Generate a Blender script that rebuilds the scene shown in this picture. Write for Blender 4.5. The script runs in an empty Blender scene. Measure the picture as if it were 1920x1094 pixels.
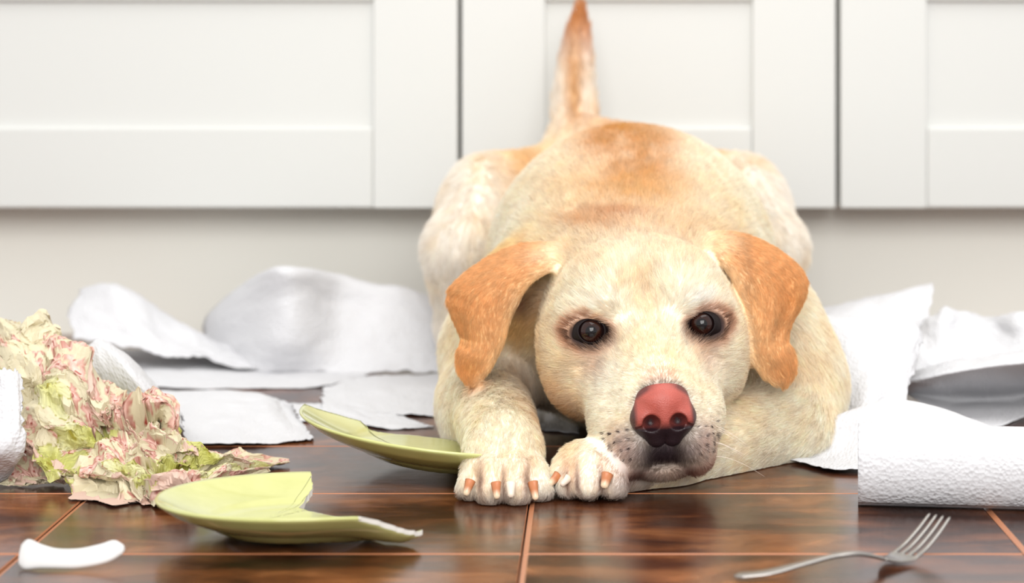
import bpy, math, random
import numpy as np

rng = np.random.default_rng(7)
random.seed(7)

# ------------------------------------------------------------------ camera, light, exposure
F, VX, HY, H = 3900.0, 1107.0, 115.0, 0.338      # focal length in pixels, vanishing point, camera height
C = bpy.context.scene.collection
sc = bpy.context.scene
cam_d = bpy.data.cameras.new('camera')
cam = bpy.data.objects.new('camera', cam_d); C.objects.link(cam)
cam.location = (0, 0, H); cam.rotation_euler = (math.pi/2, 0, 0)
cam_d.sensor_width = 36; cam_d.lens = F/1920*36
cam_d.shift_x = -(VX-960)/1920; cam_d.shift_y = -(547-HY)/1920
cam_d.clip_start = .05; cam_d.clip_end = 50
cam_d.dof.use_dof = True; cam_d.dof.focus_distance = 1.64; cam_d.dof.aperture_fstop = 5.0
sc.camera = cam
w = bpy.data.worlds.new('world'); sc.world = w; w.use_nodes = True
w.node_tree.nodes['Background'].inputs[0].default_value = (1.0, .995, .985, 1)
w.node_tree.nodes['Background'].inputs[1].default_value = .80

def area(name, loc, look, sx, sy, power, col):
    d = bpy.data.lights.new(name, 'AREA'); d.shape = 'RECTANGLE'; d.size = sx; d.size_y = sy
    d.energy = power; d.color = col
    o = bpy.data.objects.new(name, d); C.objects.link(o); o.location = loc
    from mathutils import Vector
    o.rotation_euler = (Vector(look)-Vector(loc)).to_track_quat('-Z', 'Y').to_euler()
    return o
area('window_light', (.2, -2.0, 2.0), (0, 2.0, .1), 2.4, 1.8, 78, (1, .985, .96))
area('overhead_light', (.4, 1.5, 2.4), (.1, 1.9, 0), 1.6, 1.2, 13, (1, .985, .96))
vs = sc.view_settings
vs.view_transform = 'Standard'; vs.look = 'None'; vs.gamma = 1; vs.use_curve_mapping = False
vs.exposure = 0.53
sc.cycles.use_denoising = True
sc.cycles.max_bounces = 6; sc.cycles.diffuse_bounces = 3; sc.cycles.glossy_bounces = 3

def P(px, py, Y):
    return np.array([(px-VX)*Y/F, Y, H-(py-HY)*Y/F])
def G(px, py, z=0.0):                                 # the point at height z seen at a pixel
    Y = (H-z)*F/(py-HY)
    return P(px, py, Y)
def lin(r, g, b):
    f = lambda c: (c/255/12.92) if c/255 <= .04045 else ((c/255+.055)/1.055)**2.4
    return np.array([f(r), f(g), f(b)])

# ------------------------------------------------------------------ object helpers
def setp(o, label=None, cat=None, group=None, kind=None):
    if label: o['label'] = label
    if cat: o['category'] = cat
    if group: o['group'] = group
    if kind: o['kind'] = kind
    return o
def link(name, data, parent=None):
    o = bpy.data.objects.new(name, data); C.objects.link(o)
    if parent is not None: o.parent = parent
    return o
def empty(name, label=None, cat=None, group=None, kind=None, loc=(0, 0, 0)):
    o = link(name, None); o.location = loc; o.empty_display_size = .02
    return setp(o, label, cat, group, kind)
def mesh(name, V, Fc, mats, smooth=True, midx=None):
    m = bpy.data.meshes.new(name)
    V = np.asarray(V, dtype=np.float32)
    if isinstance(Fc, np.ndarray):
        n, k = Fc.shape
        m.vertices.add(len(V)); m.vertices.foreach_set('co', V.ravel())
        m.loops.add(n*k); m.loops.foreach_set('vertex_index', Fc.astype(np.int32).ravel())
        m.polygons.add(n); m.polygons.foreach_set('loop_start', np.arange(0, n*k, k, dtype=np.int32))
        m.polygons.foreach_set('loop_total', np.full(n, k, dtype=np.int32))
        m.update(calc_edges=True); m.validate()
    else:
        m.from_pydata([tuple(map(float, v)) for v in V], [], [tuple(map(int, f)) for f in Fc]); m.update()
    for mt in (mats if isinstance(mats, (list, tuple)) else [mats]): m.materials.append(mt)
    m.polygons.foreach_set('use_smooth', [smooth]*len(m.polygons))
    if midx is not None: m.polygons.foreach_set('material_index', np.asarray(midx, dtype=np.int32))
    return m
def box(x0, x1, y0, y1, z0, z1):
    V = [(x, y, z) for z in (z0, z1) for y in (y0, y1) for x in (x0, x1)]
    return V, [(0, 2, 3, 1), (4, 5, 7, 6), (0, 1, 5, 4), (2, 6, 7, 3), (0, 4, 6, 2), (1, 3, 7, 5)]
def bevel(o, wd, seg=2):
    b = o.modifiers.new('bevel', 'BEVEL'); b.width = wd; b.segments = seg; b.limit_method = 'ANGLE'
    return o
def boxobj(name, dims, mat, parent, bv=.0015, seg=2):
    V, Fc = box(*dims); o = link(name, mesh(name, V, Fc, mat, False), parent)
    if bv: bevel(o, bv, seg)
    return o

class NT:
    def __init__(s, name):
        s.m = bpy.data.materials.new(name); s.m.use_nodes = True; s.t = s.m.node_tree
        s.n = s.t.nodes; s.b = s.n['Principled BSDF']; s.l = s.t.links
    def add(s, typ, **kw):
        n = s.n.new(typ)
        for k, v in kw.items():
            if k.startswith('i_'):
                key = k[2:]; n.inputs[int(key) if key.isdigit() else key.replace('_', ' ')].default_value = v
            else: setattr(n, k, v)
        return n
    def ln(s, a, b): s.l.new(a, b)
    def ramp(s, fac, stops):
        r = s.add('ShaderNodeValToRGB'); e = r.color_ramp.elements
        while len(e) < len(stops): e.new(.5)
        for i, (p, c) in enumerate(stops): e[i].position = p; e[i].color = (*c, 1)
        s.ln(fac, r.inputs[0]); return r.outputs[0]
    def bump(s, h, strength=.3, dist=.001, normal=None):
        b = s.add('ShaderNodeBump', i_Strength=strength, i_Distance=dist); s.ln(h, b.inputs['Height'])
        if normal is not None: s.ln(normal, b.inputs['Normal'])
        return b.outputs[0]
    def noise(s, vec, scale, detail=4, rough=.6, dist=0):
        n = s.add('ShaderNodeTexNoise', i_Scale=scale, i_Detail=detail, i_Roughness=rough, i_Distortion=dist)
        if vec is not None: s.ln(vec, n.inputs['Vector'])
        return n.outputs[0]
    def coord(s, which='Object', scale=(1, 1, 1)):
        t = s.add('ShaderNodeTexCoord'); mp = s.add('ShaderNodeMapping'); mp.inputs['Scale'].default_value = scale
        s.ln(t.outputs[which], mp.inputs[0]); return mp.outputs[0]
def simple(name, col, rough=.5, **kw):
    t = NT(name); t.b.inputs['Base Color'].default_value = (*col, 1); t.b.inputs['Roughness'].default_value = rough
    for k, v in kw.items(): t.b.inputs[k.replace('_', ' ')].default_value = v
    return t

# ------------------------------------------------------------------ materials
def mat_wood():
    t = NT('plank_wood')
    co = t.coord('Object', (1, 1, 1)); info = t.add('ShaderNodeObjectInfo')
    ad = t.add('ShaderNodeVectorMath', operation='ADD'); cx = t.add('ShaderNodeCombineXYZ')
    mu = t.add('ShaderNodeMath', operation='MULTIPLY'); mu.inputs[1].default_value = 37.
    t.ln(info.outputs['Random'], mu.inputs[0]); t.ln(mu.outputs[0], cx.inputs[0]); t.ln(mu.outputs[0], cx.inputs[2])
    t.ln(co, ad.inputs[0]); t.ln(cx.outputs[0], ad.inputs[1])
    mp = t.add('ShaderNodeMapping'); mp.inputs['Scale'].default_value = (3.2, 6.5, 1); t.ln(ad.outputs[0], mp.inputs[0])
    mp2 = t.add('ShaderNodeMapping'); mp2.inputs['Scale'].default_value = (7, 130, 1); t.ln(ad.outputs[0], mp2.inputs[0])
    n1 = t.noise(mp.outputs[0], 2.6, 6, .62, .5); n2 = t.noise(mp2.outputs[0], 3, 4, .6, .3); n3 = t.noise(ad.outputs[0], 9, 3, .6)
    c1 = t.ramp(n1, [(.30, lin(28, 13, 8)), (.44, lin(62, 32, 18)), (.55, lin(106, 62, 34)), (.68, lin(152, 100, 60))])
    c2 = t.ramp(n3, [(.35, (.62, .57, .55)), (.65, (1.2, 1.12, 1.05))])
    m = t.add('ShaderNodeMix', data_type='RGBA', blend_type='MULTIPLY'); m.inputs[0].default_value = 1
    t.ln(c1, m.inputs[6]); t.ln(c2, m.inputs[7])
    c3 = t.ramp(n2, [(.3, (.68, .62, .6)), (.6, (1.05, 1.05, 1.05))])
    m2 = t.add('ShaderNodeMix', data_type='RGBA', blend_type='MULTIPLY'); m2.inputs[0].default_value = .8
    t.ln(m.outputs[2], m2.inputs[6]); t.ln(c3, m2.inputs[7]); t.ln(m2.outputs[2], t.b.inputs['Base Color'])
    mr = t.add('ShaderNodeMapRange'); mr.inputs[3].default_value = .13; mr.inputs[4].default_value = .27
    t.ln(n1, mr.inputs[0]); t.ln(mr.outputs[0], t.b.inputs['Roughness'])
    b1 = t.bump(n3, .25, .004); t.ln(t.bump(n2, .12, .0006, b1), t.b.inputs['Normal'])
    t.b.inputs['IOR'].default_value = 1.56
    return t.m
M_wood = mat_wood()
M_seam = simple('worn_plank_edge', lin(180, 118, 82), .32).m
M_under = simple('floor_base', lin(58, 30, 18), .7).m
def mat_lacquer(name, col):
    t = simple(name, col, .32); n = t.noise(t.coord(), 260, 3); t.ln(t.bump(n, .06, .0006), t.b.inputs['Normal']); return t.m
M_cab = mat_lacquer('off_white_lacquer', lin(213, 214, 211))
M_case = mat_lacquer('cabinet_carcass', lin(205, 203, 194))
M_kick = mat_lacquer('plinth_lacquer', lin(234, 233, 225))
M_wall = simple('painted_wall', lin(232, 230, 222), .8).m
M_top = simple('worktop_stone', lin(196, 192, 184), .3).m
def mat_towel():
    t = simple('paper_towel', lin(211, 211, 214), .9)
    t.b.inputs['Subsurface Weight'].default_value = 0
    co = t.coord('UV', (1, 1, 1))
    v = t.add('ShaderNodeTexVoronoi', i_Scale=330.0); v.inputs['Randomness'].default_value = .85; t.ln(co, v.inputs['Vector'])
    mx = t.add('ShaderNodeMath', operation='MULTIPLY'); t.ln(v.outputs['Distance'], mx.inputs[0]); t.ln(t.noise(co, 60, 2), mx.inputs[1])
    n = t.noise(co, 45, 4)
    b1 = t.bump(n, .25, .003); t.ln(t.bump(mx.outputs[0], .7, .0025, b1), t.b.inputs['Normal'])
    return t.m
M_towel = mat_towel()
def mat_attr(name, attr, rough, coat=0, bumpscale=0, bstr=.2, bd=.0005):
    t = NT(name); a = t.add('ShaderNodeAttribute', attribute_name=attr); t.ln(a.outputs['Color'], t.b.inputs['Base Color'])
    t.b.inputs['Roughness'].default_value = rough; t.b.inputs['Coat Weight'].default_value = coat
    if bumpscale:
        v = t.add('ShaderNodeTexVoronoi', i_Scale=bumpscale); t.ln(t.coord(), v.inputs['Vector'])
        t.ln(t.bump(v.outputs['Distance'], bstr, bd), t.b.inputs['Normal'])
    return t
M_skin = mat_attr('dog_coat', 'coat', .75).m
M_nose = mat_attr('nose_leather', 'coat', .44, .0, 900, .5, .0004).m
def mat_fur():
    t = NT('dog_fur'); a = t.add('ShaderNodeAttribute', attribute_name='coat')
    t.ln(a.outputs['Color'], t.b.inputs['Base Color']); t.b.inputs['Roughness'].default_value = .55
    t.b.inputs['Specular IOR Level'].default_value = .35
    tr = t.add('ShaderNodeBsdfTranslucent'); t.ln(a.outputs['Color'], tr.inputs[0])
    ms = t.add('ShaderNodeMixShader'); ms.inputs[0].default_value = .42
    t.ln(t.b.outputs[0], ms.inputs[1]); t.ln(tr.outputs[0], ms.inputs[2]); t.ln(ms.outputs[0], t.n['Material Output'].inputs[0])
    return t.m
M_fur = mat_fur()
M_whisk = simple('whisker', lin(235, 220, 205), .4).m
# ------------------------------------------------------------------ the setting
floor = empty('floor', kind='structure')
V, Fc = box(-2.8, 2.9, -1.2, 2.62, -.03, -.0062)
fb = link('floor_base', mesh('floor_base', V, Fc, M_under, False), floor)
PW, PD = .3445, .1995                                # one board
XS0 = (984-VX)*(1318/885)/F                          # the long joints
YS0 = 1318/(926-HY)
def plank_mesh():
    a, d = PW/2-.0006, PD/2-.0006
    V = []                                            # worn bevels: wide at the left end, narrow elsewhere
    for (il, ir, iy, z) in ((0, 0, 0, -.006), (0, 0, 0, -.0014), (.0038, .0005, .0014, 0)):
        for sx, sy in ((-1, -1), (1, -1), (1, 1), (-1, 1)): V.append((-a+il if sx < 0 else a-ir, sy*(d-iy), z))
    Fc = [(3, 2, 1, 0)]; mi = [0]
    for r in (0, 4):
        for i in range(4):
            j = (i+1) % 4; Fc.append((r+i, r+j, r+4+j, r+4+i)); mi.append(1 if r == 4 else 0)
    Fc.append((8, 9, 10, 11)); mi.append(0)
    return mesh('plank', V, Fc, [M_wood, M_seam], False, mi)
pm = plank_mesh()
for i in range(-8, 9):
    for j in range(-6, 6):
        x = XS0 + (i+.5)*PW; y = YS0 + (j+.5)*PD
        if y + PD/2 > 2.63: continue
        o = link('plank', pm, floor); o.location = (x, y, 0)
wall_back = setp(link('wall_back', mesh('wall_back', *box(-2.8, 2.9, 2.70, 2.80, -.03, 2.4), M_wall, False)), kind='structure')

YC = 2.50                                            # face of the drawer fronts
def cx(px): return (px-VX)*YC/F
def cz(py): return H-(py-HY)*YC/F
ZB = cz(391)
def drawer_front(parent, x0, x1, z0, z1, st, top, bot):
    fr = link('drawer_front', None, parent)
    boxobj('stile', (x0, x0+st, YC, YC+.02, z0, z1), M_cab, fr)
    boxobj('stile', (x1-st, x1, YC, YC+.02, z0, z1), M_cab, fr)
    boxobj('rail', (x0+st, x1-st, YC+.0004, YC+.02, z0, z0+bot), M_cab, fr, .003)
    boxobj('rail', (x0+st, x1-st, YC+.0004, YC+.02, z1-top, z1), M_cab, fr, .003)
    boxobj('panel', (x0+st-.004, x1-st+.004, YC+.008, YC+.018, z0+bot-.004, z1-top+.004), M_cab, fr, 0)
def cabinet(x0, x1, label, stile):
    t = empty('base_cabinet', label, 'cabinet', loc=(0, 0, 0))
    boxobj('body', (x0-.001, x1+.001, YC+.0225, 2.70, ZB+.002, .84), M_case, t, 0)
    bot = (388-236)*YC/F; top = bot
    zt = cz(2)+top
    drawer_front(t, x0, x1, ZB, zt, stile, top, bot)
    drawer_front(t, x0, x1, zt+.004, .838, stile, top, bot)
    return t
cabinet(cx(-560), cx(858), 'wide off-white shaker drawer cabinet left of the dog', (858-700)*YC/F)
cabinet(cx(866), cx(1567), 'off-white shaker drawer cabinet directly behind the dog and its raised tail', (1022-866)*YC/F)
cabinet(cx(1576), cx(2700), 'off-white shaker drawer cabinet at the right behind the paper roll', (1738-1576)*YC/F)
pl = link('trim_1', mesh('trim_1', *box(cx(-560), cx(2700), 2.575, 2.60, 0, ZB+.002), M_kick, False)); setp(pl, kind='structure')
wt = link('worktop', mesh('worktop', *box(cx(-575), cx(2715), YC-.02, 2.70, .84, .87), M_top, False))
setp(wt, 'stone worktop running along the top of the off-white drawer cabinets', 'worktop'); bevel(wt, .004)

# ------------------------------------------------------------------ signed distance sculpting
def v3(*a): return np.array(a, dtype=float)
def rotz(a): c, s = math.cos(a), math.sin(a); return np.array([[c, -s, 0], [s, c, 0], [0, 0, 1]])
def roty(a): c, s = math.cos(a), math.sin(a); return np.array([[c, 0, s], [0, 1, 0], [-s, 0, c]])
def rotx(a): c, s = math.cos(a), math.sin(a); return np.array([[1, 0, 0], [0, c, -s], [0, s, c]])
class Frame:
    def __init__(s, R=np.eye(3), O=(0, 0, 0), mirror=False): s.R, s.O, s.m = R, np.asarray(O, float), mirror
    def loc(s, p):
        q = (p-s.O) @ s.R
        if s.m: q = q.copy(); q[..., 0] = np.abs(q[..., 0])
        return q
    def wor(s, q): return np.asarray(q) @ s.R.T + s.O
WORLD = Frame()
class Prim:
    def __init__(s, frame, k, op, col, flow, fl=1): s.f, s.k, s.op, s.col, s.flow, s.fl = frame, k, op, col, flow, fl
class Cone(Prim):
    def __init__(s, a, b, ra, rb, k=.01, op='u', frame=WORLD, col=None, flow=None, fl=1):
        super().__init__(frame, k, op, col, flow, fl); s.a, s.b, s.ra, s.rb = np.asarray(a, float), np.asarray(b, float), ra, rb
        s.lo = np.minimum(s.a-ra, s.b-rb); s.hi = np.maximum(s.a+ra, s.b+rb)
    def d(s, p):
        p = s.f.loc(p); ba = s.b-s.a; l2 = ba@ba; rr = s.ra-s.rb; a2 = l2-rr*rr; il2 = 1/l2
        pa = p-s.a; y = pa@ba; z = y-l2; xv = pa*l2-y[..., None]*ba; x2 = (xv*xv).sum(-1); y2 = y*y*l2; z2 = z*z*l2
        kk = np.sign(rr)*rr*rr*x2
        return np.where(np.sign(z)*a2*z2 > kk, np.sqrt(x2+z2)*il2-s.rb,
               np.where(np.sign(y)*a2*y2 < kk, np.sqrt(x2+y2)*il2-s.ra, (np.sqrt(np.maximum(x2*a2*il2, 0))+y*rr)*il2-s.ra))
class Ell(Prim):
    def __init__(s, c, r, k=.01, op='u', frame=WORLD, R=None, col=None, flow=None, fl=1):
        super().__init__(frame, k, op, col, flow, fl); s.c, s.r = np.asarray(c, float), np.asarray(r, float); s.R = R
        m = s.r if R is None else np.full(3, s.r.max()); s.lo = s.c-m; s.hi = s.c+m
    def d(s, p):
        q = s.f.loc(p)-s.c
        if s.R is not None: q = q @ s.R
        a = np.sqrt(((q/s.r)**2).sum(-1)); b = np.sqrt(((q/(s.r*s.r))**2).sum(-1))
        return a*(a-1)/np.maximum(b, 1e-6)
class Sheet(Prim):                                    # a thick skin round a curved grid of points
    def __init__(s, grid, r, k=.004, op='u', col=None, flow=None, fl=1):
        super().__init__(WORLD, k, op, col, flow, fl); g = grid; s.r = r
        A, B, Cc, D = g[:-1, :-1].reshape(-1, 3), g[1:, :-1].reshape(-1, 3), g[1:, 1:].reshape(-1, 3), g[:-1, 1:].reshape(-1, 3)
        s.T = np.concatenate([np.stack([A, B, Cc], 1), np.stack([A, Cc, D], 1)])
        s.lo = g.reshape(-1, 3).min(0)-r; s.hi = g.reshape(-1, 3).max(0)+r; s.g = g
        if flow is None:
            du = np.gradient(g, axis=0); s.fp = g.reshape(-1, 3); s.fv = (du/np.linalg.norm(du, axis=-1, keepdims=True)).reshape(-1, 3)
    def _ud(s, P_):
        best = np.full(len(P_), .02)
        for tri in s.T:
            m = ((P_ > tri.min(0)-.0115) & (P_ < tri.max(0)+.0115)).all(1)
            if not m.any(): continue
            p = P_[m]; a, b, c = tri; ab, ac, ap = b-a, c-a, p-a
            d1 = ap@ab; d2 = ap@ac; A = ab@ab; B = ab@ac; Cq = ac@ac; den = A*Cq-B*B+1e-20
            v = (Cq*d1-B*d2)/den; ww = (A*d2-B*d1)/den; ins = (v >= 0) & (ww >= 0) & (v+ww <= 1)
            n = np.cross(ab, ac); n /= np.linalg.norm(n)+1e-20
            dd = np.where(ins, np.abs(ap@n), 1e9)
            for (o, e) in ((a, ab), (a, ac), (b, c-b)):
                q = p-o; t = np.clip(q@e/(e@e+1e-20), 0, 1); rr = q-t[:, None]*e
                dd = np.minimum(dd, np.sqrt((rr*rr).sum(1)))
            best[m] = np.minimum(best[m], dd)
        return best
    def d(s, p):
        sh = p.shape[:-1]; q = p.reshape(-1, 3); out = np.full(len(q), .05)
        m = ((q > s.lo-.012) & (q < s.hi+.012)).all(1)
        if m.any(): out[m] = s._ud(q[m])-s.r
        return out.reshape(sh)
class Group(Prim):
    def __init__(s, kids, k):
        super().__init__(WORLD, k, 'u', None, None); s.kids = kids
        bs = [wbounds(p, .004) for p in kids if p.op == 'u']; s.lo = np.min([b[0] for b in bs], 0); s.hi = np.max([b[1] for b in bs], 0)
    def d(s, p):
        sh = p.shape[:-1]; q = p.reshape(-1, 3); m = ((q > s.lo-.03) & (q < s.hi+.03)).all(1); out = np.full(len(q), .05)
        if m.any():
            q = q[m]; dd = np.full(len(q), .3)
            for pr in s.kids:
                lo, hi = wbounds(pr, pr.k+.012); mm = ((q > lo) & (q < hi)).all(1)
                if mm.any(): dd[mm] = combine(dd[mm], pr.d(q[mm]), pr)
            out[m] = dd
        return out.reshape(sh)
def combine(d, e, pr):
    if pr.op == 'u':
        h = np.maximum(pr.k-np.abs(d-e), 0)/pr.k; return np.minimum(d, e)-h*h*pr.k*.25
    e = -e; h = np.maximum(pr.k-np.abs(d-e), 0)/pr.k; return np.maximum(d, e)+h*h*pr.k*.25
def wbounds(pr, pad):
    lo, hi = pr.lo-pad, pr.hi+pad; cs = []
    for sx in ((1, -1) if pr.f.m else (1,)):
        for i in range(8):
            c = np.array([(lo, hi)[(i >> j) & 1][j] for j in range(3)]); c[0] *= sx; cs.append(pr.f.wor(c))
    cs = np.array(cs); return cs.min(0), cs.max(0)
def eval_pts(prims, p):
    d = np.full(len(p), 1.0)
    for pr in prims:
        lo, hi = wbounds(pr, pr.k+.012); m = ((p > lo) & (p < hi)).all(1)
        if m.any(): d[m] = combine(d[m], pr.d(p[m]), pr)
    return d
def surface(prims, step, lo=None, hi=None, project=2):
    if lo is None:
        bs = [wbounds(p, .012) for p in prims if p.op == 'u']; lo = np.min([b[0] for b in bs], 0); hi = np.max([b[1] for b in bs], 0)
    n = np.ceil((hi-lo)/step).astype(int)+2
    ax = [lo[i]+step*np.arange(n[i]) for i in range(3)]
    D = np.full(n, .3, dtype=np.float32)
    for pr in prims:
        a, b = wbounds(pr, pr.k+3*step)
        i0 = np.clip(np.floor((a-lo)/step).astype(int), 0, n); i1 = np.clip(np.ceil((b-lo)/step).astype(int)+1, 0, n)
        if (i1 <= i0).any(): continue
        sl = tuple(slice(i0[k], i1[k]) for k in range(3))
        X = np.stack(np.meshgrid(*(ax[k][sl[k]] for k in range(3)), indexing='ij'), -1)
        D[sl] = combine(D[sl], pr.d(X).astype(np.float32), pr)
    S = D < 0
    cnt = np.zeros(np.array(S.shape)-1, dtype=np.int8)
    for i in (0, 1):
        for j in (0, 1):
            for k in (0, 1): cnt += S[i:S.shape[0]-1+i, j:S.shape[1]-1+j, k:S.shape[2]-1+k]
    act = (cnt > 0) & (cnt < 8); idx = np.argwhere(act); vid = np.full(act.shape, -1, dtype=np.int32); vid[act] = np.arange(len(idx))
    acc = np.zeros((len(idx), 3)); num = np.zeros(len(idx))
    for a in range(3):
        u, v = [t for t in range(3) if t != a]
        for s1 in (0, 1):
            for s2 in (0, 1):
                o = np.zeros(3, int); o[u] = s1; o[v] = s2; p0 = idx+o; p1 = p0.copy(); p1[:, a] += 1
                d0 = D[tuple(p0.T)]; d1 = D[tuple(p1.T)]; m = (d0 < 0) != (d1 < 0)
                t = np.where(m, d0/np.where(m, d0-d1, 1), 0); q = p0.astype(float); q[:, a] += t
                acc[m] += q[m]; num[m] += 1
    Vv = lo+step*acc/num[:, None]
    faces = []
    for a in range(3):
        u, v = (a+1) % 3, (a+2) % 3
        s0 = [slice(0, -1)]*3; s1 = list(s0); s1[a] = slice(1, None); s0[u] = s1[u] = slice(1, -1); s0[v] = s1[v] = slice(1, -1)
        A, B = S[tuple(s0)], S[tuple(s1)]; e = np.argwhere(A != B); off = np.zeros(3, int); off[u] = 1; off[v] = 1; e = e+off
        fl = S[tuple(e.T)]
        def c(du, dv): q = e.copy(); q[:, u] -= du; q[:, v] -= dv; return vid[tuple(q.T)]
        q = np.stack([c(1, 1), c(0, 1), c(0, 0), c(1, 0)], 1); q[~fl] = q[~fl][:, ::-1]; faces.append(q)
    Fq = np.concatenate(faces); Fq = Fq[(Fq >= 0).all(1)]
    for _ in range(project):
        g = gradient(prims, Vv, step*.4); d = eval_pts(prims, Vv); Vv = Vv-g*np.clip(d, -step*.7, step*.7)[:, None]
    return Vv, Fq
def gradient(prims, p, h):
    g = np.zeros_like(p)
    for a in range(3):
        o = np.zeros(3); o[a] = h; g[:, a] = eval_pts(prims, p+o)-eval_pts(prims, p-o)
    return g/(np.linalg.norm(g, axis=1, keepdims=True)+1e-12)
def put_attr(m, name, col):
    a = m.attributes.new(name, 'FLOAT_COLOR', 'POINT')
    a.data.foreach_set('color', np.concatenate([col, np.ones((len(col), 1))], 1).astype(np.float32).ravel())
def vnoise(p, scale, seed=0):                          # smooth value noise
    r = np.random.default_rng(seed); T = r.random((32, 32, 32)); q = p*scale+seed*3.7; i = np.floor(q).astype(int); f = q-i; f = f*f*(3-2*f); o = 0
    for a in (0, 1):
        for b in (0, 1):
            for c in (0, 1):
                wgt = (f[:, 0] if a else 1-f[:, 0])*(f[:, 1] if b else 1-f[:, 1])*(f[:, 2] if c else 1-f[:, 2])
                o = o+wgt*T[(i[:, 0]+a) % 32, (i[:, 1]+b) % 32, (i[:, 2]+c) % 32]
    return o

# ------------------------------------------------------------------ the dog
CREAM = lin(255, 248, 233); WHITE = lin(255, 251, 244); TAN = lin(238, 202, 146); ORANGE = lin(222, 166, 90)
GREYW = lin(248, 243, 236); YEL = lin(247, 222, 170)
HO = P(1214, 616, 1.69); HR = rotz(math.radians(4.0)) @ roty(math.radians(-3.2))
HF = Frame(HR, HO, True); HN = Frame(HR, HO, False)
body = []; U = body.append
back = v3(0, 1, -.15)
# trunk
U(Ell((.040, 2.06, .135), (.140, .235, .138), .02, col=CREAM, flow=back))
U(Ell((.030, 2.31, .168), (.112, .125, .098), .05, col=CREAM, flow=back))
U(Ell((.035, 1.90, .105), (.118, .12, .098), .05, col=CREAM, flow=back))
BF = Frame(np.eye(3), (.026, 0, 0), True)
U(Ell((.095, 2.315, .150), (.090, .105, .086), .03, frame=BF, col=lin(248, 226, 190), flow=v3(0, .5, -.5)))
U(Ell((.143, 2.265, .155), (.050, .115, .078), .03, frame=BF, col=GREYW, flow=v3(0, -.3, -1)))
U(Cone((.160, 2.17, .140), (.160, 2.24, .06), .040, .028, .03, frame=BF, col=GREYW, flow=v3(0, .2, -1)))
U(Cone((.160, 2.24, .05), (.145, 2.14, .024), .026, .022, .02, frame=BF, col=GREYW, flow=v3(0, -1, -.2)))
# tail
tl = [(P(1079, 262, 2.36), .0265), (P(1077, 190, 2.385), .0235), (P(1080, 120, 2.40), .0185), (P(1084, 60, 2.41), .0120), (P(1088, 8, 2.415), .0030)]
U(Cone((.018, 2.33, .215), tl[0][0], .04, .03, .03, col=GREYW, flow=v3(0, .2, 1)))
for (a, ra), (b, rb) in zip(tl, tl[1:]): U(Cone(a, b, ra, rb, .001, col=GREYW, flow=v3(0, .1, 1)))
# neck and loose skin behind the head
U(Cone(P(1192, 560, 1.82), (.040, 1.93, .125), .082, .115, .03, col=CREAM, flow=back))
U(Cone(P(1085, 406, 1.845), P(1165, 383, 1.875), .006, .005, .012, 's'))
U(Cone(P(1060, 560, 1.81), P(990, 560, 1.87), .035, .045, .025, col=YEL, flow=v3(-.5, .3, -.6)))
U(Cone(P(1350, 600, 1.81), P(1420, 600, 1.87), .04, .05, .025, col=CREAM, flow=v3(.5, .3, -.6)))
# foreleg at the left of the picture
U(Ell(P(955, 635, 1.90), (.048, .07, .060), .03, col=CREAM, flow=v3(-.3, -.3, -1)))
U(Cone(P(918, 665, 1.885), P(908, 758, 1.83), .041, .035, .025, col=CREAM, flow=v3(0, -.3, -1)))
U(Cone(P(905, 772, 1.835), P(893, 800, 1.80), .030, .026, .02, col=CREAM, flow=v3(0, -.3, -1)))
U(Cone(P(914, 748, 1.83), P(944, 832, 1.665), .034, .0285, .02, col=CREAM, flow=v3(.05, -1, -.4)))
U(Ell(P(944, 853, 1.645), (.030, .028, .021), .014, col=CREAM, flow=v3(0, -1, -.4)))
for (kx, ky, tx, ty, tY, r) in ((905, 866, 883, 916, 1.603, .0112), (930, 858, 921, 924, 1.590, .0120), (961, 857, 969, 925, 1.589, .0120), (985, 864, 1009, 918, 1.600, .0112)):
    a, b = P(kx, ky, tY+.038), P(tx, ty, tY); m = (a+b)/2+v3(0, -.004, .0035)
    U(Cone(a, m, .012, r, .0045, col=CREAM, flow=v3(0, -1, -.7))); U(Cone(m, b, r, r*.96, .003, col=WHITE, flow=v3(0, -1, -.7)))
# foreleg at the right of the picture, folded under the chin
U(Ell(P(1445, 715, 1.86), (.058, .075, .073), .03, col=CREAM, flow=v3(.3, -.2, -1)))
U(Cone(P(1455, 730, 1.85), P(1468, 800, 1.80), .055, .040, .03, col=CREAM, flow=v3(0, -.3, -1)))
U(Cone(P(1462, 802, 1.79), P(1240, 873, 1.675), .038, .026, .022, col=CREAM, flow=v3(-1, -.6, -.2)))
U(Cone(P(1240, 873, 1.675), P(1150, 880, 1.645), .026, .026, .015, col=CREAM, flow=v3(-1, -.6, -.2)))
U(Ell(P(1120, 870, 1.643), (.030, .026, .020), .012, col=CREAM, flow=v3(-.6, -1, -.3)))
for (kx, ky, tx, ty, tY, r) in ((1078, 864, 1049, 896, 1.618, .0100), (1090, 866, 1068, 912, 1.604, .0100), (1108, 862, 1102, 908, 1.597, .0130), (1140, 868, 1150, 908, 1.600, .0122)):
    a, b = P(kx, ky, tY+.034), P(tx, ty, tY); m = (a+b)/2+v3(0, -.003, .003)
    U(Cone(a, m, .0115, r, .0045, col=CREAM, flow=v3(-.3, -1, -.7))); U(Cone(m, b, r, r*.97, .003, col=WHITE, flow=v3(-.3, -1, -.7)))
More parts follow.
